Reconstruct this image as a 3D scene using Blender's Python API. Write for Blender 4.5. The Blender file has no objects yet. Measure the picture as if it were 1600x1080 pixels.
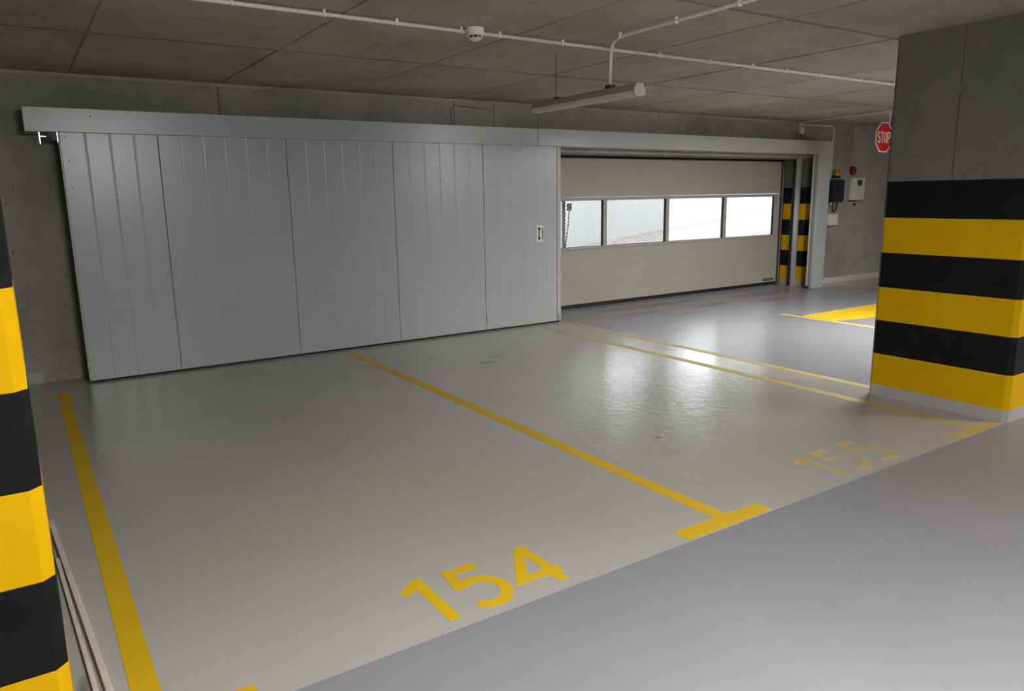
import bpy, bmesh, math, random
from mathutils import Matrix, Vector
random.seed(7)
scn = bpy.context.scene
COL = scn.collection

# ------------------------------------------------------------------ camera
cam_d = bpy.data.cameras.new('camera')
cam_d.sensor_fit = 'HORIZONTAL'; cam_d.sensor_width = 36.0
cam_d.lens = 1159.07 / 1600 * 36.0
cam_d.clip_start = 0.02; cam_d.clip_end = 200
cam = bpy.data.objects.new('camera', cam_d); COL.objects.link(cam)
YAW, PITCH, ROLL = math.radians(33.444), math.radians(11.433), math.radians(0.869)
_f = Vector((math.sin(YAW)*math.cos(PITCH), math.cos(YAW)*math.cos(PITCH), -math.sin(PITCH)))
_r = Vector((math.cos(YAW), -math.sin(YAW), 0)); _d = _f.cross(_r)
_r2 = math.cos(ROLL)*_r + math.sin(ROLL)*_d; _d2 = -math.sin(ROLL)*_r + math.cos(ROLL)*_d
m = Matrix((( _r2.x, -_d2.x, -_f.x, 0), (_r2.y, -_d2.y, -_f.y, 0), (_r2.z, -_d2.z, -_f.z, 1.6), (0, 0, 0, 1)))
cam.matrix_world = m
scn.camera = cam

# ------------------------------------------------------------------ world, exposure
w = bpy.data.worlds.new('world'); scn.world = w; w.use_nodes = True
bg = w.node_tree.nodes['Background']
bg.inputs['Color'].default_value = (0.96, 0.98, 1.0, 1); bg.inputs['Strength'].default_value = 8.5
scn.view_settings.view_transform = 'Standard'; scn.view_settings.look = 'None'
scn.view_settings.exposure = 0.0; scn.view_settings.gamma = 1.0
scn.view_settings.use_curve_mapping = False
LAMP_NEAR = 650.0       # emission of the lit tubes' diffusers
LAMP_FAR = 540.0
LAMP_LANE = 560.0

# ------------------------------------------------------------------ materials
def nmat(name):
    mt = bpy.data.materials.new(name); mt.use_nodes = True
    nt = mt.node_tree; b = nt.nodes['Principled BSDF']
    return mt, nt, b
def mathn(nt, op, a, b=None, clamp=False):
    n = nt.nodes.new('ShaderNodeMath'); n.operation = op; n.use_clamp = clamp
    for i, v in enumerate((a, b)):
        if v is None: continue
        if isinstance(v, (int, float)): n.inputs[i].default_value = v
        else: nt.links.new(v, n.inputs[i])
    return n.outputs[0]
def pos(nt, scale=(1, 1, 1)):
    g = nt.nodes.new('ShaderNodeNewGeometry')
    mp = nt.nodes.new('ShaderNodeMapping'); mp.inputs['Scale'].default_value = scale
    nt.links.new(g.outputs['Position'], mp.inputs['Vector']); return mp.outputs[0]
def noise(nt, scale, detail=4, rough=0.55, vec=None, dist=0.0):
    n = nt.nodes.new('ShaderNodeTexNoise'); n.inputs['Scale'].default_value = scale
    n.inputs['Detail'].default_value = detail; n.inputs['Roughness'].default_value = rough
    n.inputs['Distortion'].default_value = dist
    nt.links.new(vec if vec is not None else pos(nt), n.inputs['Vector']); return n.outputs['Fac']
def ramp(nt, fac, stops):
    r = nt.nodes.new('ShaderNodeValToRGB'); nt.links.new(fac, r.inputs['Fac'])
    e = r.color_ramp.elements
    while len(e) < len(stops): e.new(0.5)
    for el, (p, c) in zip(e, stops):
        el.position = p; el.color = (*c, 1) if len(c) == 3 else c
    return r.outputs['Color']
def mix(nt, fac, a, b, kind='MIX'):
    n = nt.nodes.new('ShaderNodeMix'); n.data_type = 'RGBA'; n.blend_type = kind
    for k, v in ((0, fac), (6, a), (7, b)):
        if isinstance(v, (int, float)): n.inputs[k].default_value = v
        elif isinstance(v, tuple): n.inputs[k].default_value = (*v, 1)
        else: nt.links.new(v, n.inputs[k])
    return n.outputs[2]
def bump(nt, b, h, strength, dist):
    n = nt.nodes.new('ShaderNodeBump'); n.inputs['Strength'].default_value = strength
    n.inputs['Distance'].default_value = dist; nt.links.new(h, n.inputs['Height'])
    nt.links.new(n.outputs['Normal'], b.inputs['Normal'])
def sh(c, k): return tuple(v*k for v in c)

def concrete(name, col, var=0.3, rough=0.85):
    mt, nt, b = nmat(name)
    n1 = noise(nt, 0.9, 5, 0.6, dist=0.4); n2 = noise(nt, 5.0, 6, 0.65); n3 = noise(nt, 60.0, 3, 0.6)
    c = ramp(nt, n1, [(0.32, sh(col, 1-var)), (0.55, col), (0.74, sh(col, 1+var*0.6))])
    c2 = ramp(nt, n2, [(0.34, (0.72, 0.71, 0.69)), (0.52, (1, 1, 1)), (0.72, (1.0, 0.985, 0.97))])
    c = mix(nt, 0.5, c, c2, 'MULTIPLY')
    oi = nt.nodes.new('ShaderNodeObjectInfo')
    rv = ramp(nt, oi.outputs['Random'], [(0, (0.86, 0.86, 0.86)), (1, (1.0, 0.99, 0.97))])
    c = mix(nt, 1.0, c, rv, 'MULTIPLY')
    pit = ramp(nt, noise(nt, 22.0, 2, 0.4), [(0.24, (0.45, 0.44, 0.42)), (0.29, (1, 1, 1))])
    c = mix(nt, 0.8, c, pit, 'MULTIPLY')
    nt.links.new(c, b.inputs['Base Color']); b.inputs['Roughness'].default_value = rough
    b.inputs['Specular IOR Level'].default_value = 0.25
    bump(nt, b, mathn(nt, 'ADD', n2, mathn(nt, 'MULTIPLY', n3, 0.25)), 0.25, 0.01)
    return mt

STAINS_AND_SHADE = [(0.012, 2.66, 0.03, 0.10, 0.6),  # x, y, rx, ry, darkness of stains and other dark spots on the floor
    (3.42, 3.42, 0.035, 0.035, 0.55), (3.72, 6.05, 0.12, 0.06, 0.6), (3.95, 6.25, 0.15, 0.045, 0.6),
    (3.35, 6.55, 0.10, 0.05, 0.25), (3.2, 6.05, 0.05, 0.03, 0.25), (4.55, 5.9, 0.10, 0.03, 0.3),
    (3.30, 3.15, 0.18, 0.10, 0.14), (8.35, 7.3, 0.5, 0.14, 0.5), (9.4, 7.1, 0.55, 0.13, 0.5),
    (8.4, 5.95, 0.28, 0.07, 0.38), (7.6, 7.80, 1.3, 0.16, 0.6), (7.5, 6.95, 0.45, 0.09, 0.4), (9.9, 7.65, 0.8, 0.15, 0.5), (7.0, 7.35, 0.6, 0.10, 0.4)]  # spots at the gate foot also paint the shading there into the floor
def floor_paint(name, col, rough, dirt=0.10):
    mt, nt, b = nmat(name)
    n1 = noise(nt, 0.55, 4, 0.55); n2 = noise(nt, 3.0, 5, 0.6, dist=0.3); n3 = noise(nt, 140.0, 2, 0.5)
    c = ramp(nt, n1, [(0.3, sh(col, 1-dirt)), (0.7, sh(col, 1+dirt*0.5))])
    sc = ramp(nt, noise(nt, 7.0, 6, 0.7, pos(nt, (1.0, 0.35, 1))), [(0.30, (0.80, 0.79, 0.78)), (0.42, (1, 1, 1))])
    c = mix(nt, 0.16, c, sc, 'MULTIPLY')
    g = nt.nodes.new('ShaderNodeNewGeometry'); sp = nt.nodes.new('ShaderNodeSeparateXYZ')
    nt.links.new(g.outputs['Position'], sp.inputs[0])
    wob = mathn(nt, 'MULTIPLY', mathn(nt, 'SUBTRACT', noise(nt, 12.0, 4, 0.6), 0.5), 2.2)
    dark = None
    for (x, y, rx, ry, k) in STAINS_AND_SHADE:
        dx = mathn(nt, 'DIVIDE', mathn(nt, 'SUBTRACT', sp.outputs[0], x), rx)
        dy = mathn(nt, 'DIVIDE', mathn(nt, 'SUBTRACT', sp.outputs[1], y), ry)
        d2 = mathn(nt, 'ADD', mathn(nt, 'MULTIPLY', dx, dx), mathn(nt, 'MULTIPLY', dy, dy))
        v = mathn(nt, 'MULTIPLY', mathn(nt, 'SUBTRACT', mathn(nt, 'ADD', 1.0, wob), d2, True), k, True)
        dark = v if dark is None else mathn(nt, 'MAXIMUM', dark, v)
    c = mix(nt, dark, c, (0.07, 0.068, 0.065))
    nt.links.new(c, b.inputs['Base Color'])
    rr = nt.nodes.new('ShaderNodeMapRange'); nt.links.new(n2, rr.inputs['Value'])
    rr.inputs['From Min'].default_value = 0.3; rr.inputs['From Max'].default_value = 0.7
    rr.inputs['To Min'].default_value = rough-0.02; rr.inputs['To Max'].default_value = rough+0.03
    nt.links.new(rr.outputs[0], b.inputs['Roughness'])
    b.inputs['Specular IOR Level'].default_value = 0.36
    rip = noise(nt, 13.0, 6, 0.62, pos(nt, (1.0, 0.8, 1)))
    bump(nt, b, mathn(nt, 'ADD', mathn(nt, 'MULTIPLY', rip, 1.0), mathn(nt, 'MULTIPLY', n3, 0.06)), 0.75, 0.0045)
    return mt

def paint_yellow(name, col, wear, under):
    mt, nt, b = nmat(name)
    n1 = noise(nt, 9.0, 6, 0.7); n2 = noise(nt, 2.0, 3, 0.5)
    c = ramp(nt, n2, [(0.3, sh(col, 0.88)), (0.7, col)])
    k = ramp(nt, n1, [(max(0.0, wear-0.10), (1, 1, 1)), (wear+0.10, (0, 0, 0))])
    c = mix(nt, mathn(nt, 'MULTIPLY', k, 0.75), c, under)
    nt.links.new(c, b.inputs['Base Color']); b.inputs['Roughness'].default_value = 0.5; b.inputs['Specular IOR Level'].default_value = 0.22
    return mt

def plain(name, col, rough=0.5, metal=0.0, var=0.06, scale=6.0, spec=0.5, bmp=0.0, bscale=80.0):
    mt, nt, b = nmat(name)
    n = noise(nt, scale, 4, 0.55)
    nt.links.new(ramp(nt, n, [(0.3, sh(col, 1-var)), (0.7, sh(col, 1+var))]), b.inputs['Base Color'])
    b.inputs['Roughness'].default_value = rough; b.inputs['Metallic'].default_value = metal
    b.inputs['Specular IOR Level'].default_value = spec
    if bmp: bump(nt, b, noise(nt, bscale, 3, 0.5), bmp, 0.002)
    return mt

def emitter(name, col, strength):
    mt, nt, b = nmat(name)
    b.inputs['Base Color'].default_value = (*col, 1)
    b.inputs['Emission Color'].default_value = (*col, 1); b.inputs['Emission Strength'].default_value = strength
    return mt
def glass(name):
    mt = bpy.data.materials.new(name); mt.use_nodes = True; nt = mt.node_tree
    for n in list(nt.nodes): nt.nodes.remove(n)
    o = nt.nodes.new('ShaderNodeOutputMaterial'); t = nt.nodes.new('ShaderNodeBsdfTransparent')
    t.inputs[0].default_value = (0.93, 0.95, 0.95, 1)
    g = nt.nodes.new('ShaderNodeBsdfGlossy'); g.inputs['Roughness'].default_value = 0.08
    mx = nt.nodes.new('ShaderNodeMixShader'); mx.inputs[0].default_value = 0.07
    nt.links.new(t.outputs[0], mx.inputs[1]); nt.links.new(g.outputs[0], mx.inputs[2])
    nt.links.new(mx.outputs[0], o.inputs[0]); return mt

M = {
 'ceiling': concrete('ceiling_concrete', (0.47, 0.45, 0.415), 0.22),
 'wall': concrete('wall_concrete', (0.375, 0.36, 0.332), 0.26),
 'wall_pale': concrete('wall_pale_concrete', (0.42, 0.40, 0.385), 0.16),
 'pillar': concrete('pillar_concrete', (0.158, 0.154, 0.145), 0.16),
 'joint': plain('joint_shadow', (0.06, 0.058, 0.054), 0.9),
 'aisle': floor_paint('floor_grey_epoxy', (0.25, 0.253, 0.274), 0.24),
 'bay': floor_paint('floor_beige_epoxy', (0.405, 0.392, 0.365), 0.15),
 'plinth': plain('plinth_grey_paint', (0.40, 0.395, 0.385), 0.5),
 'baseboard': plain('baseboard_pale_paint', (0.60, 0.595, 0.585), 0.5),
 'fin': concrete('joint_fin_concrete', (0.285, 0.268, 0.243), 0.3),
 'line': paint_yellow('line_yellow_paint', (0.66, 0.42, 0.010), 0.27, (0.42, 0.38, 0.28)),
 'line_worn': paint_yellow('line_worn_yellow_paint', (0.55, 0.39, 0.07), 0.50, (0.43, 0.40, 0.33)),
 'band_y': plain('band_yellow_paint', (0.64, 0.362, 0.001), 0.55, var=0.05, scale=3, spec=0.08, bmp=0.08),
 'band_k': plain('band_black_paint', (0.0085, 0.0085, 0.009), 0.55, var=0.2, scale=4, spec=0.15, bmp=0.08),
 'steel': plain('door_grey_coated_steel', (0.45, 0.457, 0.468), 0.285, var=0.03, scale=1.5),
 'steel_trim': plain('door_trim_aluminium', (0.50, 0.50, 0.50), 0.35, var=0.03),
 'gate': plain('gate_offwhite_steel', (0.385, 0.362, 0.325), 0.45, var=0.03, scale=2.0, bmp=0.05, bscale=30),
 'gate_frame': plain('gate_grey_frame', (0.38, 0.37, 0.35), 0.45),
 'rubber': plain('black_rubber', (0.012, 0.012, 0.012), 0.6, var=0.1),
 'dark_metal': plain('dark_metal', (0.03, 0.03, 0.032), 0.45, 0.3),
 'galv': plain('galvanised_steel', (0.55, 0.56, 0.57), 0.4, 0.8),
 'zinc': plain('bright_zinc', (0.8, 0.8, 0.8), 0.25, 0.9),
 'pvc': plain('white_conduit_plastic', (0.72, 0.70, 0.68), 0.45),
 'white': plain('white_plastic', (0.74, 0.74, 0.73), 0.45),
 'lamp_body': plain('lamp_grey_housing', (0.27, 0.265, 0.25), 0.5),
 'lamp_diff': plain('lamp_unlit_diffuser', (0.56, 0.55, 0.53), 0.35),
 'lamp_end': plain('lamp_end_plastic', (0.40, 0.39, 0.37), 0.45),
 'red': plain('red_sign_enamel', (0.62, 0.022, 0.010), 0.4, var=0.03),
 'sign_white': plain('white_sign_enamel', (0.78, 0.76, 0.74), 0.4, var=0.02),
 'red_dark': plain('red_siren_plastic', (0.20, 0.018, 0.022), 0.4),
 'amber': plain('amber_beacon_plastic', (0.60, 0.24, 0.01), 0.25),
 'blue_box': plain('dark_blue_box_plastic', (0.018, 0.027, 0.036), 0.4),
 'screen': plain('dark_display', (0.05, 0.045, 0.04), 0.3),
 'wood': plain('pale_softwood', (0.60, 0.52, 0.45), 0.65, var=0.12, scale=14),
 'glass': glass('clear_acrylic'),
 'court': plain('courtyard_white_render', (0.52, 0.52, 0.52), 0.9, var=0.02),
 'court_floor': plain('courtyard_paving', (0.25, 0.222, 0.21), 0.9, var=0.05),
 'lit_near': emitter('lit_near_diffuser', (1.0, 0.98, 0.95), LAMP_NEAR),
 'lit_far': emitter('lit_far_diffuser', (1.0, 0.98, 0.95), LAMP_FAR),
 'lit_lane': emitter('lit_lane_diffuser', (1.0, 0.98, 0.95), LAMP_LANE),
}

# ------------------------------------------------------------------ mesh builder (world coordinates)
ORG = {}
class MB:
    def __init__(s): s.bm = bmesh.new()
    def box(s, a, b, bev=0.0):
        x0, y0, z0 = [min(p, q) for p, q in zip(a, b)]; x1, y1, z1 = [max(p, q) for p, q in zip(a, b)]
        v = [s.bm.verts.new(p) for p in ((x0,y0,z0),(x1,y0,z0),(x1,y1,z0),(x0,y1,z0),(x0,y0,z1),(x1,y0,z1),(x1,y1,z1),(x0,y1,z1))]
        fs = [s.bm.faces.new([v[i] for i in q]) for q in ((3,2,1,0),(4,5,6,7),(0,1,5,4),(1,2,6,5),(2,3,7,6),(3,0,4,7))]
        if bev > 0:
            es = list({e for f in fs for e in f.edges})
            bmesh.ops.bevel(s.bm, geom=es, offset=bev, segments=2, affect='EDGES', profile=0.5)
        return s
    def prism(s, pts, axis, lo, hi):
        def P(p, t):
            a, b = p
            return (t, a, b) if axis == 0 else ((a, t, b) if axis == 1 else (a, b, t))
        A = [s.bm.verts.new(P(p, lo)) for p in pts]; B = [s.bm.verts.new(P(p, hi)) for p in pts]
        n = len(pts)
        s.bm.faces.new(A[::-1]); s.bm.faces.new(B)
        for i in range(n): s.bm.faces.new((A[i], A[(i+1) % n], B[(i+1) % n], B[i]))
        return s
    def tube(s, pts, r, seg=10, caps=True):
        pts = [Vector(p) for p in pts]; rings = []; up = None
        for i, p in enumerate(pts):
            d = (pts[min(i+1, len(pts)-1)] - pts[max(i-1, 0)]).normalized()
            if up is None:
                up = Vector((0, 0, 1)) if abs(d.z) < 0.9 else Vector((1, 0, 0))
            u = (up - d*up.dot(d)).normalized(); v = d.cross(u); up = u
            rr = r[i] if isinstance(r, (list, tuple)) else r
            rings.append([s.bm.verts.new(p + rr*(math.cos(2*math.pi*k/seg)*u + math.sin(2*math.pi*k/seg)*v)) for k in range(seg)])
        for a, b in zip(rings, rings[1:]):
            for k in range(seg): s.bm.faces.new((a[k], a[(k+1) % seg], b[(k+1) % seg], b[k]))
        if caps: s.bm.faces.new(rings[0][::-1]); s.bm.faces.new(rings[-1])
        return s
    def ribbon(s, pts, width, z0, z1, plane='xy', y=0.0, closed=False):
        """flat painted stroke of constant width with mitred corners"""
        P = [Vector(p) for p in pts]; n = len(P); L, R = [], []
        for i in range(n):
            a = P[(i-1) % n] if (closed or i > 0) else None; c = P[(i+1) % n] if (closed or i < n-1) else None
            d1 = (P[i]-a).normalized() if a is not None else None; d2 = (c-P[i]).normalized() if c is not None else None
            d1 = d1 or d2; d2 = d2 or d1
            n1 = Vector((-d1.y, d1.x)); n2 = Vector((-d2.y, d2.x)); mt = (n1+n2)
            mt = mt.normalized() if mt.length > 1e-4 else n1
            k = width/2/max(0.45, mt.dot(n1))
            L.append(P[i]+mt*k); R.append(P[i]-mt*k)
        def V(p, t): return s.bm.verts.new((p.x, p.y, t) if plane == 'xy' else (p.x, t, p.y))
        l0 = [V(p, z0) for p in L]; r0 = [V(p, z0) for p in R]; l1 = [V(p, z1) for p in L]; r1 = [V(p, z1) for p in R]
        for i in range(n if closed else n-1):
            j = (i+1) % n
            s.bm.faces.new((r1[i], r1[j], l1[j], l1[i])); s.bm.faces.new((l0[i], l0[j], r0[j], r0[i]))
            s.bm.faces.new((l1[i], l1[j], l0[j], l0[i])); s.bm.faces.new((r0[i], r0[j], r1[j], r1[i]))
        if not closed:
            s.bm.faces.new((l0[0], r0[0], r1[0], l1[0])); s.bm.faces.new((r0[-1], l0[-1], l1[-1], r1[-1]))
        return s
    def build(s, name, mat, parent=None, smooth=False, mats=None):
        bmesh.ops.recalc_face_normals(s.bm, faces=s.bm.faces[:])
        if parent is None:
            xs = [v.co for v in s.bm.verts]
            o = Vector(((min(c.x for c in xs)+max(c.x for c in xs))/2, (min(c.y for c in xs)+max(c.y for c in xs))/2, min(c.z for c in xs)))
        else: o = ORG[parent.name]
        bmesh.ops.translate(s.bm, verts=s.bm.verts[:], vec=-o)
        me = bpy.data.meshes.new(name); s.bm.to_mesh(me); s.bm.free()
        for mm in (mats or [mat]): me.materials.append(M[mm])
        if smooth:
            for p in me.polygons: p.use_smooth = True
        ob = bpy.data.objects.new(name, me); COL.objects.link(ob)
        if parent is None: ob.location = o
        else: ob.parent = parent
        ORG[ob.name] = o
        return ob
def tag(o, label, cat, group=None):
    o['label'] = label; o['category'] = cat
    if group: o['group'] = group
    return o
def struct(o): o['kind'] = 'structure'; return o
def thing(name, loc, label, cat, group=None):
    o = bpy.data.objects.new(name, None); o.empty_display_size = 0.1; COL.objects.link(o)
    o.location = loc; ORG[o.name] = Vector(loc); return tag(o, label, cat, group)
def part(parent, name, mat, a, b, bev=0.0): return MB().box(a, b, bev).build(name, mat, parent)

H = 2.70            # ceiling height
WY = 7.80           # face of the back wall
X0, X1, Y0 = -14.0, 17.0, -13.0
OPL, OPR, OPT, WB = 5.60, 11.10, 2.13, 8.34     # gate opening: left, right, top; back face of wall

# ------------------------------------------------------------------ floor (two painted areas on one slab)
bm = bmesh.new()
def quad(pts, mi):
    f = bm.faces.new([bm.verts.new((x, y, 0)) for x, y in pts]); f.material_index = mi
FY = 2.232
quad([(X0, Y0), (X1, Y0), (X1, FY), (X0, FY)], 0)
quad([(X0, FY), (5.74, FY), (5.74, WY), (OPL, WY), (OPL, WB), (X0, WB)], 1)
quad([(5.74, FY), (X1, FY), (X1, 4.40), (11.17, WY-0.19), (11.17, WY), (5.74, WY)], 0)
quad([(11.17, WY-0.19), (X1, 4.40), (X1, WB), (11.17, WB), (11.17, WY)], 1)
quad([(OPL, WY), (11.17, WY), (11.17, WB+0.1), (OPL, WB+0.1)], 0)
bmesh.ops.recalc_face_normals(bm, faces=bm.faces[:])
for f in bm.faces:
    if f.normal.z < 0: f.normal_flip()
me = bpy.data.meshes.new('floor'); bm.to_mesh(me); bm.free()
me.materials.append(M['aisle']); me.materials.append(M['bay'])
fl = bpy.data.objects.new('floor', me); COL.objects.link(fl); struct(fl)
fl['label'] = 'grey aisle and beige parking bays of painted concrete floor'

# ------------------------------------------------------------------ ceiling of formwork panels
ce = struct(MB().box((X0, Y0, H+0.02), (X1, WB, H+0.25)).build('ceiling', 'joint'))
ce['label'] = 'concrete ceiling with joints of the shuttering panels'
xs = [0.56+1.265*k for k in range(-12, 14)]; ys = [5.89-2.6*k for k in range(-1, 8)][::-1]
xs = [X0]+[x for x in xs if X0 < x < X1]+[X1]; ys = [Y0]+[y for y in ys if Y0 < y < WY]+[WY]
for xa, xb in zip(xs, xs[1:]):
    for ya, yb in zip(ys, ys[1:]):
        dz = random.uniform(-0.0015, 0.0015)
        part(ce, 'ceiling_panel', 'ceiling', (xa+0.003, ya+0.006, H+dz), (xb-0.003, yb-0.006, H+0.03))

# cement fins left along the shuttering joints
for i, (xa, xb) in enumerate(zip(xs, xs[1:])):
    for y in ys[1:-1]:
        wv = random.uniform(0.010, 0.019)
        part(ce, 'joint_fin', 'fin', (xa+0.02, y-wv, H-0.0032), (xb-0.02, y+wv, H+0.004))
for x in xs[1:-1]:
    for ya, yb in zip(ys, ys[1:]):
        k = ya+0.03
        while k < yb-0.1:
            L_ = min(random.uniform(0.25, 0.8), yb-0.03-k); wv = random.uniform(0.003, 0.009)
            if -1 < x < 8 and ya > 0: part(ce, 'joint_fin', 'fin', (x-wv, k, H-0.0032), (x+wv, k+L_, H+0.004))
            k += L_+random.uniform(0.0, 0.06)
# ------------------------------------------------------------------ walls
wb = struct(MB().box((X0, WY+0.03, 0), (OPL, WB, H)).box((OPL, WY+0.03, OPT+0.03), (OPR, WB, H)).box((OPR+0.5, WY+0.03, 0), (X1, WB, H)).build('wall_back', 'joint'))
wb['label'] = 'raw concrete back wall behind the sliding door'
cuts = [X0, -11.2, -8.6, -6.0, -3.4, -0.8, 1.8, 4.4, OPL]
for a, b in zip(cuts, cuts[1:]): part(wb, 'wall_panel', 'wall', (a+0.004, WY+random.uniform(0, 0.003), 0), (b-0.004, WY+0.05, H+0.001))
cuts = [OPL, 8.2, 10.6, OPR+0.5]
for a, b in zip(cuts, cuts[1:]): part(wb, 'wall_panel', 'wall', (a+0.002, WY+random.uniform(0, 0.003), OPT), (b-0.002, WB, H+0.001))
part(wb, 'wall_panel', 'wall', (OPR+0.502, WY, 0), (12.28, WY+0.05, H+0.001))
part(wb, 'wall_panel', 'wall_pale', (12.284, WY-0.012, 0), (X1, WY+0.05, H+0.001))
part(wb, 'plaster_strip', 'wall_pale', (4.94, WY-0.012, 2.30), (5.065, WY+0.01, 2.675), 0.004)
MB().tube([(4.36, WY-0.004, 2.35), (4.36, WY-0.004, 2.60), (4.42, WY-0.004, 2.63), (4.94, WY-0.004, 2.60)], 0.008, 8).build('patched_groove', 'fin', wb)
x = -1.2
while x < 10.4:
    L_ = random.uniform(0.3, 0.9); hgt_ = random.uniform(0.022, 0.045)
    part(wb, 'cement_fin', 'wall_pale', (x, WY-0.006, H-hgt_), (x+L_, WY+0.004, H+0.001), 0.001); x += L_
struct(MB().box((X0-0.2, Y0, 0), (X0, WB, H)).build('wall_left', 'wall'))
struct(MB().box((X1, Y0, 0), (X1+0.2, WB, H)).build('wall_right', 'wall'))
struct(MB().box((X0, Y0-0.2, 0), (X1, Y0, H)).build('wall_front', 'wall'))
bl = MB().prism([(X0, 0.0), (0.055, 0.0), (0.065, 0.03), (0.05, 0.055), (0.072, 0.095), (X0, 0.098)], 1, WY-0.010, WY+0.01).build('baseboard_left', 'plinth'); struct(bl)
br = MB().box((OPR+0.502, WY-0.022, 0), (X1, WY, 0.10)).build('baseboard_right', 'baseboard'); struct(br)

# ------------------------------------------------------------------ pillars with warning bands
BANDS = [0.09, 0.338, 0.604, 0.862, 1.128, 1.392, 1.66]
def chamfered(x0, x1, y0, y1, c):
    return [(x0+c, y0), (x1-c, y0), (x1, y0+c), (x1, y1-c), (x1-c, y1), (x0+c, y1), (x0, y1-c), (x0, y0+c)]
def pillar(x0, x1, y0, y1, label, c=0.03, ztop=H):
    t = thing('pillar', ((x0+x1)/2, (y0+y1)/2, 0), label, 'pillar')
    MB().prism(chamfered(x0, x1, y0, y1, c), 2, 0, BANDS[0]).build('plinth', 'plinth', t)
    for i, (a, b) in enumerate(zip(BANDS, BANDS[1:])):
        MB().prism(chamfered(x0, x1, y0, y1, c), 2, a, b).build('yellow_band' if i % 2 == 0 else 'black_band', 'band_y' if i % 2 == 0 else 'band_k', t)
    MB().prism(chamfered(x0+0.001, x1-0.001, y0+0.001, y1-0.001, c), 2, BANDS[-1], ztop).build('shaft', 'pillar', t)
    return t
pr = pillar(5.548, 5.95, 2.222, 3.235, 'large concrete pillar with black and yellow bands at right beside bay 155')
# shuttering tie plug and seam on the bay-side face of the right pillar
MB().tube([(5.549, 2.75, 2.275), (5.5445, 2.75, 2.275)], [0.026, 0.022], 18).build('tie_plug', 'pillar', pr)
MB().tube([(5.549, 2.715, 2.28), (5.5455, 2.715, 2.28)], [0.014, 0.012], 14).build('tie_plug', 'pillar', pr)
MB().box((5.547, 2.742, 1.665), (5.552, 2.747, H-0.002)).build('shutter_seam', 'joint', pr)
pillar(-0.42, -0.020, 2.222, 2.62, 'foreground concrete pillar with glossy yellow and black bands at left frame edge')
pillar(OPR, OPR+0.498, WY+0.001, WB, 'narrow yellow and black banded jamb beside the sectional gate', 0.012, OPT-0.001)

# ------------------------------------------------------------------ sliding fire door
DY = 7.50
sd = thing('sliding_door', (3.05, DY+0.04, 0), 'wide light grey steel sliding door of ribbed vertical panels', 'sliding door')
seams = [0.412, 1.173, 2.328, 3.463, 4.590, 5.655]
def ribbed(x0, x1, z0, z1, pitch=0.1885):
    pts = [(x0, DY+0.08), (x0, DY+0.004), (x0+0.004, DY)]
    n = max(1, round((x1-x0)/pitch)); st = (x1-x0)/n
    for i in range(1, n):
        c = x0+st*i
        pts += [(c-0.010, DY), (c-0.006, DY+0.0011), (c, DY+0.0017), (c+0.006, DY+0.0011), (c+0.010, DY)]
    pts += [(x1-0.004, DY), (x1, DY+0.004), (x1, DY+0.08)]
    return MB().prism(pts, 2, z0, z1)
for a, b in zip(seams, seams[1:]):
    ribbed(a+0.0018, b-0.0018, 0.022, 2.178).build('door_panel', 'steel', sd)
part(sd, 'door_core', 'dark_metal', (0.43, DY+0.02, 0.03), (5.64, DY+0.07, 2.17))
part(sd, 'edge_profile', 'steel_trim', (5.657, DY-0.004, 0.022), (5.688, DY+0.084, 2.178), 0.003)
part(sd, 'edge_profile', 'steel_trim', (5.691, DY-0.001, 0.022), (5.715, DY+0.080, 2.178), 0.003)
part(sd, 'edge_block', 'lamp_body', (5.657, DY-0.006, 0.028), (5.690, DY, 0.10), 0.002)
part(sd, 'edge_profile', 'steel_trim', (0.405, DY+0.002, 0.022), (0.4135, DY+0.082, 2.178), 0.001)
part(sd, 'bottom_seal', 'rubber', (0.415, DY+0.012, 0.003), (5.70, DY+0.07, 0.024))
for z in (2.14, 1.94, 1.72):
    MB().tube([(0.46+0.01*(2.14-z), DY+0.002, z), (0.46+0.01*(2.14-z), DY-0.003, z)], 0.006, 8).build('screw', 'dark_metal', sd)
hd = part(sd, 'flush_handle', 'white', (5.335, DY-0.006, 1.035), (5.442, DY+0.002, 1.235), 0.003)
MB().prism([(5.360, 1.06), (5.390, 1.06), (5.392, 1.085), (5.382, 1.10), (5.382, 1.17), (5.392, 1.185), (5.390, 1.212), (5.360, 1.212), (5.358, 1.185), (5.367, 1.17), (5.367, 1.10), (5.358, 1.085)], 1, DY-0.0075, DY-0.0055).build('grip_slot', 'rubber', hd)
part(sd, 'handle_cover', 'lamp_body', (5.415, DY-0.0085, 1.065), (5.437, DY-0.005, 1.205), 0.001)
MB().prism([(4.585, 0.105), (4.602, 0.10), (4.612, 0.15), (4.60, 0.205), (4.588, 0.17)], 1, DY-0.0006, DY+0.0005).build('scuff_mark', 'lamp_body', sd)

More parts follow.
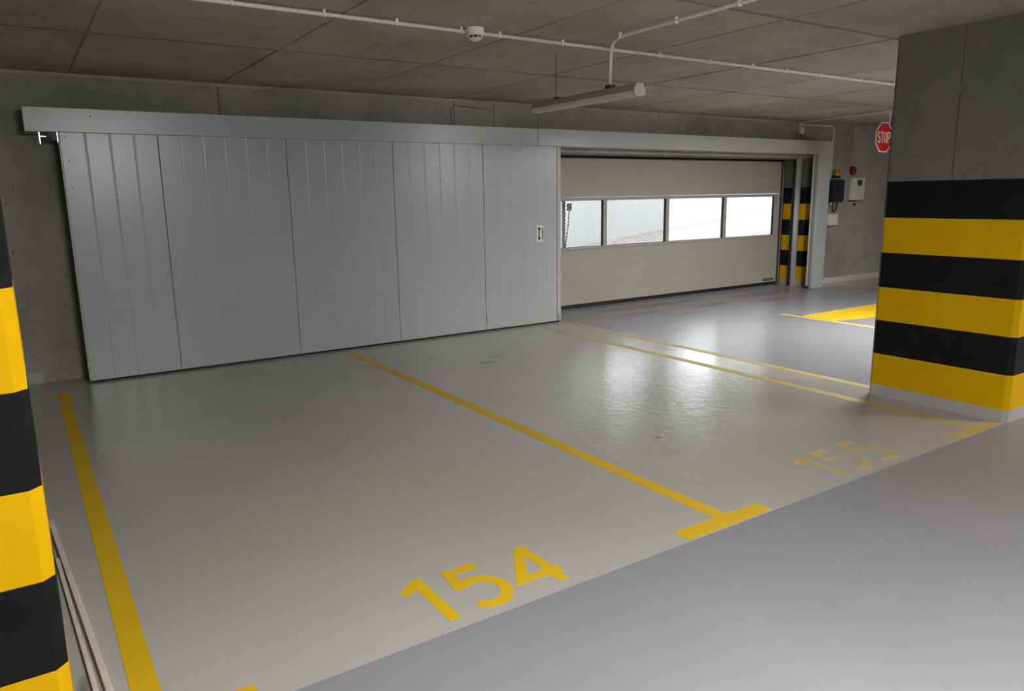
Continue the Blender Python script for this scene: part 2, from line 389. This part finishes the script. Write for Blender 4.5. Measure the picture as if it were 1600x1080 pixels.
# cover of the rail and receiving post
fc = thing('rail_cover', (5.7, DY-0.01, 2.18), 'long grey sheet metal rail cover with end post around the doors', 'door frame')
FYc = DY-0.012
part(fc, 'cover_sheet', 'steel', (0.172, FYc, 2.180), (5.366, WY-0.002, 2.378), 0.004)
part(fc, 'cover_sheet', 'steel', (5.369, FYc-0.001, 2.181), (11.240, WY-0.002, 2.383), 0.004)
ep = thing('end_post', (11.09, DY+0.04, 0), 'tall grey receiving post at the right end of the rail cover', 'post')
part(ep, 'post_body', 'steel', (10.952, FYc, 0.002), (11.240, DY+0.10, 2.1795), 0.004)
part(ep, 'post_channel', 'lamp_body', (10.944, DY+0.03, 0.004), (10.954, DY+0.075, 2.178))
part(ep, 'post_channel_lip', 'steel_trim', (10.930, DY+0.085, 0.003), (10.955, DY+0.105, 2.178), 0.003)
part(ep, 'post_foot', 'dark_metal', (10.90, DY+0.055, 0.001), (10.951, DY+0.10, 0.045), 0.002)
for x in (0.295, 0.38): MB().tube([(x, FYc-0.001, 2.335 if x < 0.3 else 2.34), (x, FYc+0.003, 2.338)], 0.004, 8).build('screw', 'dark_metal', fc)
for x in (0.66, 5.66): MB().tube([(x, FYc-0.003, 2.315 if x < 1 else 2.35), (x, FYc+0.003, 2.315 if x < 1 else 2.35)], 0.007, 8).build('screw', 'dark_metal', fc)
ds = thing('door_stop', (0.335, DY+0.06, 2.08), 'small shiny steel end stop under the left end of the rail cover', 'door stop')
part(ds, 'stop_plate', 'zinc', (0.268, DY+0.03, 2.080), (0.278, DY+0.085, 2.179), 0.001)
MB().tube([(0.278, DY+0.05, 2.146), (0.330, DY+0.05, 2.146)], 0.008, 10).build('stop_bolt', 'zinc', ds)
part(ds, 'stop_plate', 'zinc', (0.398, DY+0.02, 2.095), (0.406, DY+0.07, 2.179), 0.001)
part(ds, 'running_rail', 'dark_metal', (0.332, DY+0.03, 2.115), (0.397, DY+0.10, 2.179))
MB().tube([(0.345, DY+0.025, 2.135), (0.345, DY+0.06, 2.135)], 0.02, 14).build('roller', 'rubber', ds)

# ------------------------------------------------------------------ sectional gate
GY = 8.285
gt = thing('sectional_gate', (8.38, GY, 0), 'off-white sectional garage gate with a row of clear windows', 'garage gate')
GL, GR = 5.603, 11.045
def section(z0, z1, name='gate_section'):
    pts = [(GY+0.04, z0+0.0008), (GY+0.003, z0+0.0008), (GY, z0+0.003)]
    n = max(2, round((z1-z0)/0.125)); st = (z1-z0)/n
    for i in range(1, n):
        c = z0+st*i; pts += [(GY, c-0.005), (GY+0.0018, c), (GY, c+0.005)]
    pts += [(GY, z1-0.003), (GY+0.003, z1-0.0008), (GY+0.04, z1-0.0008)]
    return MB().prism(pts, 0, GL, GR).build(name, 'gate', gt)
section(0.055, 0.832); section(1.565, 2.095)
part(gt, 'bottom_seal', 'rubber', (GL, GY-0.002, 0.002), (GR, GY+0.045, 0.055), 0.004)
ws = part(gt, 'window_rail', 'gate_frame', (GL, GY-0.004, 0.834), (GR, GY+0.05, 0.868), 0.003)
part(gt, 'window_rail', 'gate_frame', (GL, GY-0.004, 1.518), (GR, GY+0.05, 1.563), 0.003)
PX = [(5.86, 7.075), (7.150, 8.325), (8.402, 9.620), (9.700, 10.895)]
edges = [GL]+[v for p in PX for v in p]+[GR]
for a, b in zip(edges[0::2], edges[1::2]):
    mu = part(gt, 'mullion', 'gate_frame', (a+0.006, GY-0.003, 0.868), (b-0.006, GY+0.05, 1.518), 0.002)
for a, b in PX:
    p = part(gt, 'window_pane', 'glass', (a+0.001, GY+0.038, 0.870), (b-0.001, GY+0.043, 1.516))
    r = 0.018
    pts = []
    for cx, cz, q in ((b-r, 1.514-r, 0), (a+r, 1.514-r, 1), (a+r, 0.872+r, 2), (b-r, 0.872+r, 3)):
        for k in range(6):
            an = math.pi/2*(q+k/5); pts.append((cx+r*math.cos(an), cz+r*math.sin(an)))
    mb = MB(); out = [(b+0.004, 1.5205), (a-0.004, 1.5205), (a-0.004, 0.8655), (b+0.004, 0.8655)]
    # gasket: rounded opening in a rectangular rubber frame
    for y in (0,):
        fi = [mb.bm.verts.new((x, GY+0.004, z)) for x, z in pts]; bi = [mb.bm.verts.new((x, GY+0.046, z)) for x, z in pts]
        fo = [mb.bm.verts.new((x, GY+0.004, z)) for x, z in out]; bo = [mb.bm.verts.new((x, GY+0.046, z)) for x, z in out]
        n = len(pts)
        for i in range(n): mb.bm.faces.new((fi[i], fi[(i+1) % n], bi[(i+1) % n], bi[i]))
        for o_, i_ in ((fo, fi), (bo, bi)):
            for q in range(4):
                for k in range(5): mb.bm.faces.new((o_[q], i_[q*6+k], i_[q*6+k+1]))
                mb.bm.faces.new((o_[q], i_[q*6+5], i_[((q+1) % 4)*6], o_[(q+1) % 4]))
    mb.build('window_gasket', 'rubber', p)
part(gt, 'side_seal', 'rubber', (GR, GY-0.006, 0.01), (GR+0.022, GY+0.04, 2.12))
part(gt, 'track', 'galv', (GR+0.026, GY-0.03, 0.01), (GR+0.040, GY+0.03, 2.12), 0.002)
part(gt, 'track_edge', 'rubber', (GR+0.041, GY-0.035, 0.01), (OPR-0.002, GY-0.01, 2.12))
lp = part(gt, 'maker_plate', 'rubber', (10.69, GY-0.003, 0.080), (10.98, GY+0.002, 0.122), 0.001)
for i in range(7): part(lp, 'plate_letter', 'gate_frame', (10.715+i*0.036, GY-0.0045, 0.092), (10.738+i*0.036, GY-0.0025, 0.110))
part(gt, 'header_seal', 'dark_metal', (GL, GY-0.01, 2.095), (GR, GY+0.03, 2.128))
part(gt, 'jamb_cover', 'dark_metal', (GR+0.02, GY+0.031, 0.001), (OPR-0.001, GY+0.045, 2.128))
# guide channel standing in the reveal
gc = thing('guide_channel', (OPR-0.03, 7.97, 0), 'grey vertical steel channel fixed to the banded gate jamb', 'channel')
part(gc, 'web', 'galv', (OPR-0.012, 7.925, 0.001), (OPR-0.003, 8.055, OPT-0.002), 0.001)
part(gc, 'flange', 'steel', (OPR-0.05, 7.925, 0.001), (OPR-0.012, 7.935, OPT-0.002), 0.001)
part(gc, 'flange', 'dark_metal', (OPR-0.05, 8.045, 0.001), (OPR-0.012, 8.055, OPT-0.002), 0.001)
part(gc, 'front_lip', 'steel', (OPR-0.054, 7.925, 0.001), (OPR-0.050, 7.990, OPT-0.002))

# ------------------------------------------------------------------ floor markings
PT = 0.0015
def line(name, rects, mat, label):
    mb = MB()
    for i, (xa, xb, ya, yb) in enumerate(rects): mb.box((xa, ya, 0.0), (xb, yb, PT+0.0002*i))
    return tag(mb.build(name, mat), label, 'floor marking')
line('parking_line', [(0.135, 0.222, 2.34, 7.27), (-0.0, 0.485, 2.245, 2.345)], 'line', 'yellow parking line beside the foreground pillar on the left of bay 154')
line('parking_line', [(2.748, 2.838, 2.34, 7.30), (2.460, 3.068, 2.245, 2.345)], 'line', 'yellow T-shaped parking line between bays 154 and 155')
line('parking_line', [(5.245, 5.335, 2.34, 7.42), (5.00, 5.535, 2.237, 2.337)], 'line_worn', 'worn yellow parking line on the pillar side of bay 155')
line('lane_line', [(5.70, 5.785, 3.25, 7.46)], 'line_worn', 'pale yellow line along the near edge of the gate lane')
line('lane_line', [(8.32, 8.42, 3.2, 6.16)], 'line_worn', 'thin worn yellow line on the far side of the gate lane')
tag(MB().prism([(8.43, 5.90), (11.2, 5.90), (11.2, 5.30), (8.95, 5.28), (8.43, 5.42)], 2, 0, PT+0.0006).build('yellow_floor_band', 'line'), 'broad solid yellow band painted on the floor behind the right pillar', 'floor marking')
mb = MB(); mb.ribbon([(11.14, 7.64), (15.0, 4.43)], 0.09, 0.0, PT)
tag(mb.build('bay_edge_line', 'line_worn'), 'thin yellow line bordering the far beige bay under the wall boxes', 'floor marking')

def arc(cx, cy, rx, ry, a0, a1, n=10): return [(cx+rx*math.cos(math.radians(a0+(a1-a0)*k/n)), cy+ry*math.sin(math.radians(a0+(a1-a0)*k/n))) for k in range(n+1)]
def bowl(x, y): return [(x-0.004, y+0.198), (x+0.030, y+0.207)] + arc(x+0.085, y+0.118, 0.093, 0.105, 108, -140, 14)
def four(x, y): return [(x+0.135, y+0.33), (x-0.005, y+0.095), (x+0.20, y+0.095)]
def number(name, x, digits, mat, label):
    t = thing(name, (x, 2.45, 0), label, 'floor number')
    for k, (ch, dx) in enumerate(digits):
        y = 2.295; mb = MB(); wd = 0.052
        if ch == '1': mb.ribbon([(x+dx, y+0.362), (x+dx, y)], wd, 0, PT); mb.ribbon([(x+dx-0.088, y+0.272), (x+dx+0.004, y+0.345)], wd*0.95, 0, PT+0.0003)
        if ch == '5': mb.ribbon(bowl(x+dx, y), wd, 0, PT); mb.ribbon([(x+dx+0.165, y+0.325), (x+dx+0.030, y+0.330), (x+dx+0.012, y+0.185)], wd, 0, PT+0.0003)
        if ch == '4': mb.ribbon(four(x+dx, y), wd, 0, PT); mb.ribbon([(x+dx+0.15, y+0.355), (x+dx+0.15, y)], wd, 0, PT+0.0003)
        mb.build('painted_digit', mat, t)
number('bay_number', 1.237, [('1', 0.0), ('5', 0.115), ('4', 0.380)], 'line', 'yellow number 154 painted at the front of the bay')
number('bay_number', 3.815, [('1', 0.0), ('5', 0.105), ('5', 0.385)], 'line_worn', 'faded yellow number 155 painted near the right pillar')

# ------------------------------------------------------------------ conduits
def clip(parent, x, y, z, along):
    mb = MB(); r = 0.0155
    if along == 'x':
        mb.box((x-0.008, y-r, z-r), (x+0.008, y+r, z+0.004), 0.003); mb.box((x-0.008, y-0.009, z), (x+0.008, y+0.009, H-0.0015))
    else:
        mb.box((x-r, y-0.008, z-r), (x+r, y+0.008, z+0.004), 0.003); mb.box((x-0.009, y-0.008, z), (x+0.009, y+0.008, H-0.0015))
    return mb.build('clip', 'white', parent)
CZ, CY, CX = 2.672, 4.53, 3.665
c1 = thing('conduit', (4.5, CY, CZ), 'long white conduit running across the ceiling through the smoke detector', 'conduit')
MB().tube([(-4.0, CY, CZ), (2.655, CY, CZ)], 0.0115, 12).build('tube', 'pvc', c1, True)
MB().tube([(2.800, CY, CZ), (12.5, CY, CZ)], 0.0115, 12).build('tube', 'pvc', c1, True)
for x in (-0.4, 0.1, 0.62, 1.16, 1.69, 2.16, 2.625, 2.93, 3.47, 3.95, 4.44, 5.02, 5.56, 6.03, 6.55, 7.2, 7.78, 8.35): clip(c1, x, CY, CZ, 'x')
c2 = thing('conduit', (CX, 3.5, CZ), 'white conduit bending down from the ceiling to the hanging lamp', 'conduit')
pts = [(CX, -1.0, CZ), (CX, 4.06, CZ), (CX+0.015, 4.17, CZ-0.005), (CX+0.04, 4.25, CZ-0.025), (CX+0.055, 4.285, CZ-0.065), (CX+0.057, 4.29, CZ-0.11), (CX+0.057, 4.295, 2.372)]
MB().tube(pts, 0.011, 12).build('tube', 'pvc', c2, True)
for y in (4.13, 3.60, 3.10, 2.6, 2.1): clip(c2, CX, y, CZ, 'y')
part(c2, 'gland', 'dark_metal', (CX+0.030, 4.265, 2.347), (CX+0.084, 4.325, 2.372), 0.004)

# hanging lamp, switched off
def luminaire(x, y, z, along, label, lit=None, L=1.24):
    t = thing('lamp', (x, y, z), label, 'lamp')
    h = L/2
    def P(u, v): return (x+u, y+v) if along == 'y' else (x+v, y+u)
    def prof(pts, name, mat, a, b):
        if along == 'y': return MB().prism([(x+p, z+q) for p, q in pts], 1, y+a, y+b).build(name, mat, t)
        return MB().prism([(y+p, z+q) for p, q in pts], 0, x+a, x+b).build(name, mat, t)
    prof([(-0.052, 0.030), (-0.046, 0.062), (-0.030, 0.078), (0.030, 0.078), (0.046, 0.062), (0.052, 0.030)], 'housing', 'lamp_body', -h+0.006, h-0.006)
    if lit == 'lit_lane':
        for s_ in (-1, 1): prof([(s_*0.054, 0.040), (s_*0.060, -0.004), (s_*0.057, -0.004), (s_*0.051, 0.040)], 'side_light_shield', 'white', -h, h)  # skirts added to cut the lane lamp's sideways light
        prof([(-0.050, 0.030), (-0.050, 0.002), (0.050, 0.002), (0.050, 0.030)], 'diffuser', lit, -h+0.012, h-0.012)
    elif lit:
        prof([(-0.050, 0.030), (-0.048, 0.010), (-0.040, 0.003), (0.040, 0.003), (0.048, 0.010), (0.050, 0.030)], 'diffuser', lit, -h+0.012, h-0.012)
    else: prof([(-0.050, 0.030), (-0.046, 0.012), (-0.034, 0.001), (-0.015, -0.005), (0.015, -0.005), (0.034, 0.001), (0.046, 0.012), (0.050, 0.030)], 'diffuser', lit or 'lamp_diff', -h+0.012, h-0.012)
    for s_ in (-1, 1):
        prof([(-0.053, 0.006), (-0.053, 0.034), (-0.030, 0.080), (0.030, 0.080), (0.053, 0.034), (0.053, 0.006), (0.02, -0.007), (-0.02, -0.007)], 'end_cap', 'lamp_end' if not lit else 'lamp_body', s_*h-0.013 if s_ > 0 else -h, s_*h if s_ > 0 else -h+0.013)
    for v in (-h*0.52, h*0.52):
        a = P(-0.022, v-0.02); b = P(0.022, v+0.02)
        part(t, 'bracket', 'dark_metal', (min(a[0], b[0]), min(a[1], b[1]), z+0.078), (max(a[0], b[0]), max(a[1], b[1]), z+0.092), 0.002)
    return t
lx, ly, lz = CX+0.057, 4.60, 2.268
la = luminaire(lx, ly, lz, 'y', 'unlit grey batten lamp hanging below the ceiling')
MB().tube([(lx, 4.947, lz+0.09), (lx, 4.947, H)], 0.0022, 6).build('suspension_wire', 'dark_metal', la)
MB().tube([(lx, 5.235, lz+0.075), (lx, 5.25, lz+0.06), (lx, 5.265, lz+0.035), (lx, 5.25, lz+0.01), (lx, 5.23, lz+0.01)], 0.005, 8).build('end_catch', 'lamp_body', la)
for (x, y, al, key, lab) in ((1.45, -0.6, 'x', 'lit_near', 'lit batten lamp over the aisle behind the camera'),
                       (8.4, -0.9, 'x', 'lit_far', 'lit batten lamp over the aisle past the right pillar'),
                       (8.25, 3.95, 'y', 'lit_lane', 'lit batten lamp over the gate lane beside the pillar')):
    t = luminaire(x, y, 2.50, al, lab, key)
    for v in (-0.32, 0.32):
        q = (x, y+v) if al == 'y' else (x+v, y)
        MB().tube([(q[0], q[1], 2.59), (q[0], q[1], H)], 0.006, 8).build('hanger', 'galv', t)

# smoke detector sitting in the conduit run
sdx, sdy = 2.728, CY-0.005
dt = thing('smoke_detector', (sdx, sdy, H-0.08), 'round white smoke detector with a dark cage on the ceiling conduit', 'smoke detector')
MB().tube([(sdx, sdy, H-0.0015), (sdx, sdy, H-0.045), (sdx, sdy, H-0.050)], [0.062, 0.062, 0.055], 28).build('base', 'white', dt)
MB().tube([(sdx, sdy, H-0.050), (sdx, sdy, H-0.063)], [0.044, 0.040], 24).build('sensor_ring', 'dark_metal', dt)
MB().tube([(sdx, sdy, H-0.063), (sdx, sdy, H-0.068), (sdx, sdy, H-0.080)], [0.046, 0.043, 0.018], 24).build('cap', 'lamp_diff', dt)
for k in range(8):
    a = 2*math.pi*k/8
    MB().tube([(sdx+0.05*math.cos(a), sdy+0.05*math.sin(a), H-0.049), (sdx+0.044*math.cos(a), sdy+0.044*math.sin(a), H-0.066), (sdx+0.012*math.cos(a), sdy+0.012*math.sin(a), H-0.083)], 0.003, 6).build('cage_bar', 'white', dt)

# conduits and boxes by the end post
c3 = thing('conduit', (10.5, 6.0, CZ), 'white conduit on the ceiling leading to the stop sign', 'conduit')
MB().tube([(10.74, WY-0.02, H-0.05), (10.735, WY-0.05, H-0.022), (10.70, WY-0.15, H-0.02), (10.45, 6.3, H-0.02), (10.20, 4.9, H-0.02)], 0.010, 10).build('tube', 'pvc', c3, True)
for x, y in ((10.545, 6.84), (10.425, 6.16), (10.31, 5.5)): part(c3, 'clip', 'white', (x-0.016, y-0.009, H-0.036), (x+0.016, y+0.009, H-0.0015), 0.003)
c4 = thing('conduit', (11.3, WY-0.02, 2.2), 'thin white conduit running along the wall top and down beside the end post', 'conduit')
MB().tube([(10.80, WY-0.02, H-0.045), (11.60, WY-0.02, H-0.045), (11.67, WY-0.02, H-0.055), (11.695, WY-0.02, H-0.09), (11.695, WY-0.02, 1.806)], 0.011, 10).build('tube', 'pvc', c4, True)
for z in (2.55, 2.0): part(c4, 'clip', 'white', (11.672, WY-0.036, z-0.01), (11.718, WY, z+0.01), 0.003)
jb = thing('junction_box', (10.80, WY-0.03, 2.50), 'small white junction box on the wall above the rail cover', 'junction box')
part(jb, 'box_body', 'white', (10.755, WY-0.055, 2.500), (10.855, WY-0.001, 2.605), 0.006)
part(jb, 'lid', 'pvc', (10.762, WY-0.060, 2.507), (10.848, WY-0.054, 2.598), 0.003)
for i, x in enumerate((10.772, 10.805, 10.838)):
    MB().tube([(x, WY-0.028, 2.604), (x-0.005, WY-0.03, 2.64), (x+0.015*(i-1), WY-0.03, 2.66), (10.80+0.02*i, WY-0.022, 2.668)], 0.005, 8).build('cable', 'white', jb)
MB().tube([(10.762, WY-0.02, 2.50), (10.760, WY-0.02, 2.386)], 0.006, 8).build('cable', 'white', jb)

# wall devices
bc = thing('warning_beacon', (11.80, WY, 1.81), 'amber warning beacon on a dark base on the concrete wall', 'beacon')
part(bc, 'base', 'dark_metal', (11.745, WY-0.10, 1.805), (11.865, WY-0.001, 1.850), 0.01)
MB().tube([(11.807, WY-0.055, 1.850), (11.807, WY-0.055, 1.858), (11.807, WY-0.055, 1.905), (11.807, WY-0.055, 1.935), (11.807, WY-0.055, 1.945)], [0.058, 0.062, 0.060, 0.043, 0.015], 20).build('lens', 'amber', bc, True)
sr = thing('fire_siren', (12.33, WY, 1.93), 'round dark red alarm siren above the white panel', 'siren')
MB().tube([(12.328, WY-0.001, 1.935), (12.328, WY-0.03, 1.935)], [0.078, 0.078], 28).build('base', 'red_dark', sr)
MB().tube([(12.328, WY-0.03, 1.935), (12.328, WY-0.055, 1.935), (12.328, WY-0.065, 1.935)], [0.068, 0.060, 0.030], 28).build('dome', 'red_dark', sr, True)
bb = thing('gate_control_box', (11.81, WY, 1.40), 'dark blue gate control box mounted beside the end post', 'control box')
part(bb, 'box_body', 'blue_box', (11.655, WY-0.12, 1.405), (11.955, WY-0.001, 1.785), 0.012)
part(bb, 'lid', 'blue_box', (11.665, WY-0.135, 1.420), (11.945, WY-0.119, 1.770), 0.008)
part(bb, 'top_flange', 'lamp_body', (11.665, WY-0.10, 1.786), (11.945, WY-0.001, 1.804), 0.004)
part(bb, 'key_switch', 'white', (11.957, WY-0.075, 1.60), (11.972, WY-0.035, 1.70), 0.004)
MB().tube([(11.88, WY-0.05, 1.404), (11.88, WY-0.05, 1.34), (11.86, WY-0.05, 1.27), (11.80, WY-0.05, 1.245), (11.76, WY-0.05, 1.28), (11.755, WY-0.05, 1.404)], 0.011, 8).build('hanging_cable', 'rubber', bb, True)
MB().tube([(11.72, WY-0.05, 1.404), (11.71, WY-0.05, 1.36)], 0.014, 10).build('cable_gland', 'white', bb)
ap = thing('alarm_panel', (12.44, WY, 1.42), 'white alarm panel with a small dark display on the wall', 'alarm panel')
part(ap, 'box_body', 'white', (12.275, WY-0.085, 1.430), (12.620, WY-0.012, 1.818), 0.008)
part(ap, 'cover', 'white', (12.290, WY-0.095, 1.445), (12.605, WY-0.084, 1.805), 0.006)
part(ap, 'display', 'screen', (12.375, WY-0.098, 1.690), (12.520, WY-0.094, 1.775), 0.001)
part(ap, 'keypad', 'lamp_body', (12.395, WY-0.0975, 1.665), (12.500, WY-0.094, 1.684), 0.001)
MB().tube([(12.44, WY-0.094, 1.61), (12.44, WY-0.100, 1.61)], 0.012, 12).build('lock', 'lamp_body', ap)
part(ap, 'cable_slot', 'dark_metal', (12.26, WY-0.035, 1.408), (12.50, WY-0.012, 1.431), 0.002)
MB().tube([(12.44, WY-0.012, 1.355), (12.44, WY-0.035, 1.355)], 0.024, 14).build('cable_boss', 'dark_metal', ap)
sw = thing('switch_box', (11.80, WY, 1.0), 'small square white switch box low on the wall beside the end post', 'switch box')
part(sw, 'box_body', 'white', (11.672, WY-0.060, 1.015), (11.925, WY-0.001, 1.205), 0.008)
part(sw, 'lid', 'sign_white', (11.680, WY-0.066, 1.023), (11.917, WY-0.059, 1.197), 0.004)
part(sw, 'socket_flap', 'lamp_body', (11.70, WY-0.055, 0.995), (11.90, WY-0.010, 1.016), 0.003)

# stop sign
SX, SY, SZ, SR = 10.360, 6.10, 2.325, 0.222
ss = thing('stop_sign', (SX, SY, SZ-0.21), 'red octagonal stop sign hanging from the ceiling half behind the pillar', 'sign')
oct_ = lambda r: [(SX+r*math.cos(math.radians(22.5+45*k)), SZ+r*math.sin(math.radians(22.5+45*k))) for k in range(8)]
MB().prism(oct_(SR), 1, SY, SY+0.006).build('plate', 'sign_white', ss)
MB().prism(oct_(SR*0.925), 1, SY-0.0015, SY+0.001).build('red_field', 'red', ss)
for k, ch in enumerate('STOP'):
    x = SX-0.158+0.082*k; z = SZ-0.068; hh = 0.136; ww = 0.058; mb = MB(); a, b = SY-0.003, SY-0.001; t = 0.019
    if ch == 'S': mb.ribbon([(x+ww, z+hh-0.02), (x+ww*0.75, z+hh), (x+ww*0.25, z+hh), (x, z+hh*0.82), (x+ww*0.1, z+hh*0.6), (x+ww*0.9, z+hh*0.42), (x+ww, z+hh*0.2), (x+ww*0.75, z), (x+ww*0.25, z), (x, z+0.02)], t, a, b, 'xz')
    if ch == 'T': mb.ribbon([(x-0.003, z+hh), (x+ww+0.003, z+hh)], t, a, b, 'xz'); mb.ribbon([(x+ww/2, z+hh-t/2), (x+ww/2, z-t/2)], t, a-0.0003, b, 'xz')
    if ch == 'O': mb.ribbon([(x+ww/2+ww/2*math.cos(math.radians(q)), z+hh/2+hh/2*math.sin(math.radians(q))) for q in range(0, 360, 30)], t, a, b, 'xz', closed=True)
    if ch == 'P': mb.ribbon([(x, z-t/2), (x, z+hh), (x+ww*0.65, z+hh), (x+ww, z+hh*0.88), (x+ww, z+hh*0.58), (x+ww*0.65, z+hh*0.45), (x+t/2, z+hh*0.45)], t, a, b, 'xz')
    mb.build('letter', 'sign_white', ss)
for dx in (0.12,):
    MB().tube([(SX+dx, SY+0.012, SZ+0.1), (SX+dx, SY+0.012, H)], 0.007, 8).build('hanging_rod', 'white', ss)

# ------------------------------------------------------------------ laths on the floor by the foreground pillar
def lath(a, b, wdt, hgt, label):
    a, b = Vector(a), Vector(b); d = (b-a).normalized(); n = Vector((-d.y, d.x))*wdt/2
    mb = MB(); P = [a+n, b+n, b-n, a-n]; mb.prism([(p.x, p.y) for p in P], 2, 0.0005, hgt)
    es = mb.bm.edges[:]; bmesh.ops.bevel(mb.bm, geom=es, offset=0.002, segments=1, affect='EDGES')
    return tag(mb.build('wooden_lath', 'wood'), label, 'lath')
lath((-0.026, 4.25), (0.0856, 2.45), 0.022, 0.018, 'longer pale wooden lath lying nearest the left yellow line')
lath((-0.018, 3.75), (0.0474, 2.45), 0.016, 0.014, 'shorter pale wooden lath lying on the floor against the foreground pillar side')

# ------------------------------------------------------------------ courtyard seen through the gate windows
def cz(x): return 0.0 if x < 7.6 else 0.107*(x-7.6)
mb = MB()
xs_ = [2, 7.6, 12, 16, 20, 26, 34]; v0 = [mb.bm.verts.new((x, WB+0.1, cz(x))) for x in xs_]; v1 = [mb.bm.verts.new((x, 14.0, cz(x))) for x in xs_]
for i in range(len(xs_)-1): mb.bm.faces.new((v0[i], v0[i+1], v1[i+1], v1[i]))
cf = struct(mb.build('floor_courtyard', 'court_floor')); cf['label'] = 'pale ramp rising outside the gate'
cw = struct(MB().box((2, 14.0, -0.2), (34, 14.25, 2.35)).box((2, 14.0, 2.35), (11.85, 14.25, 5.5)).box((13.5, 14.0, 2.35), (14.8, 14.25, 5.5)).box((16.6, 14.0, 2.35), (34, 14.25, 5.5)).build('wall_courtyard', 'court')); cw['label'] = 'white rendered wall beyond the ramp, with unseen blocks added above to shape the floor glare'  # tall blocks above the wall are unseen, added to shape the sky's floor reflection
struct(MB().box((2, WB+0.1, -0.2), (2.2, 14.0, 5.0)).build('wall_courtyard_end', 'court'))
struct(MB().box((2, WB+0.002, 2.9), (34, 10.4, 3.1)).build('sky_blocker_slab', 'court'))  # unseen slab added to cut sky light falling through the gate windows
dp = thing('downpipe', (18.6, 13.9, 1.0), 'pair of pale downpipes on the white courtyard wall', 'downpipe')
for x in (18.75, 19.1):
    MB().tube([(x, 13.9, cz(x)), (x, 13.9, 2.3)], 0.05, 10).build('pipe', 'court_floor', dp, True)
    MB().tube([(x, 13.9, 1.35), (x, 13.9, 1.43)], 0.075, 10).build('collar', 'galv', dp)
sp = thing('switch_post', (6.98, 9.1, 0), 'dark post with a key switch outside the left gate window', 'post')
part(sp, 'post_tube', 'dark_metal', (6.965, 9.08, 0), (7.005, 9.12, 2.2), 0.004)
part(sp, 'switch_head', 'blue_box', (7.035, 9.02, 1.36), (7.085, 9.09, 1.47), 0.006)
MB().tube([(7.055, 9.05, 1.36), (7.045, 9.06, 1.15), (7.02, 9.07, 0.95), (6.99, 9.08, 0.7)], 0.008, 8).build('cable', 'rubber', sp)
# fine wire mesh in front of the left panes
mb = MB(); p_ = 0.034; t_ = 0.0032; xa, xb, za, zb, yy = 5.0, 8.69, 0.5, 1.75, 8.62
def wire(a, b, y):
    a, b = Vector(a), Vector(b); d = (b-a).normalized(); n = Vector((-d.y, d.x))*t_
    q = [mb.bm.verts.new((p.x, y, p.y)) for p in (a+n, b+n, b-n, a-n)]; mb.bm.faces.new(q)
    q2 = [mb.bm.verts.new((p.x, y+0.003, p.y)) for p in (a+n, b+n, b-n, a-n)]; mb.bm.faces.new(q2[::-1])
    for i in range(4): mb.bm.faces.new((q[i], q2[i], q2[(i+1) % 4], q[(i+1) % 4]))
hgt = zb-za
k = xa-hgt
while k < xb:
    for sgn in (1, -1):
        # 45 degree wires clipped to the rectangle
        xs0, xs1 = k, k+hgt
        u0, u1 = max(0, (xa-xs0)/hgt), min(1, (xb-xs0)/hgt)
        if u1 > u0:
            z0, z1 = (za+hgt*u0, za+hgt*u1) if sgn > 0 else (zb-hgt*u0, zb-hgt*u1)
            wire((xs0+hgt*u0, z0), (xs0+hgt*u1, z1), yy + (0.0 if sgn > 0 else 0.004))
    k += p_*1.414
mf = thing('mesh_fence', (7.2, yy, 0), 'fine wire mesh fence outside the left gate windows', 'fence')
wm = mb.build('wire_mesh', 'galv', mf); wm['kind'] = 'stuff'
for x in (xa, xb): part(mf, 'fence_post', 'galv', (x-0.02, yy-0.01, 0), (x+0.02, yy+0.03, 1.78))
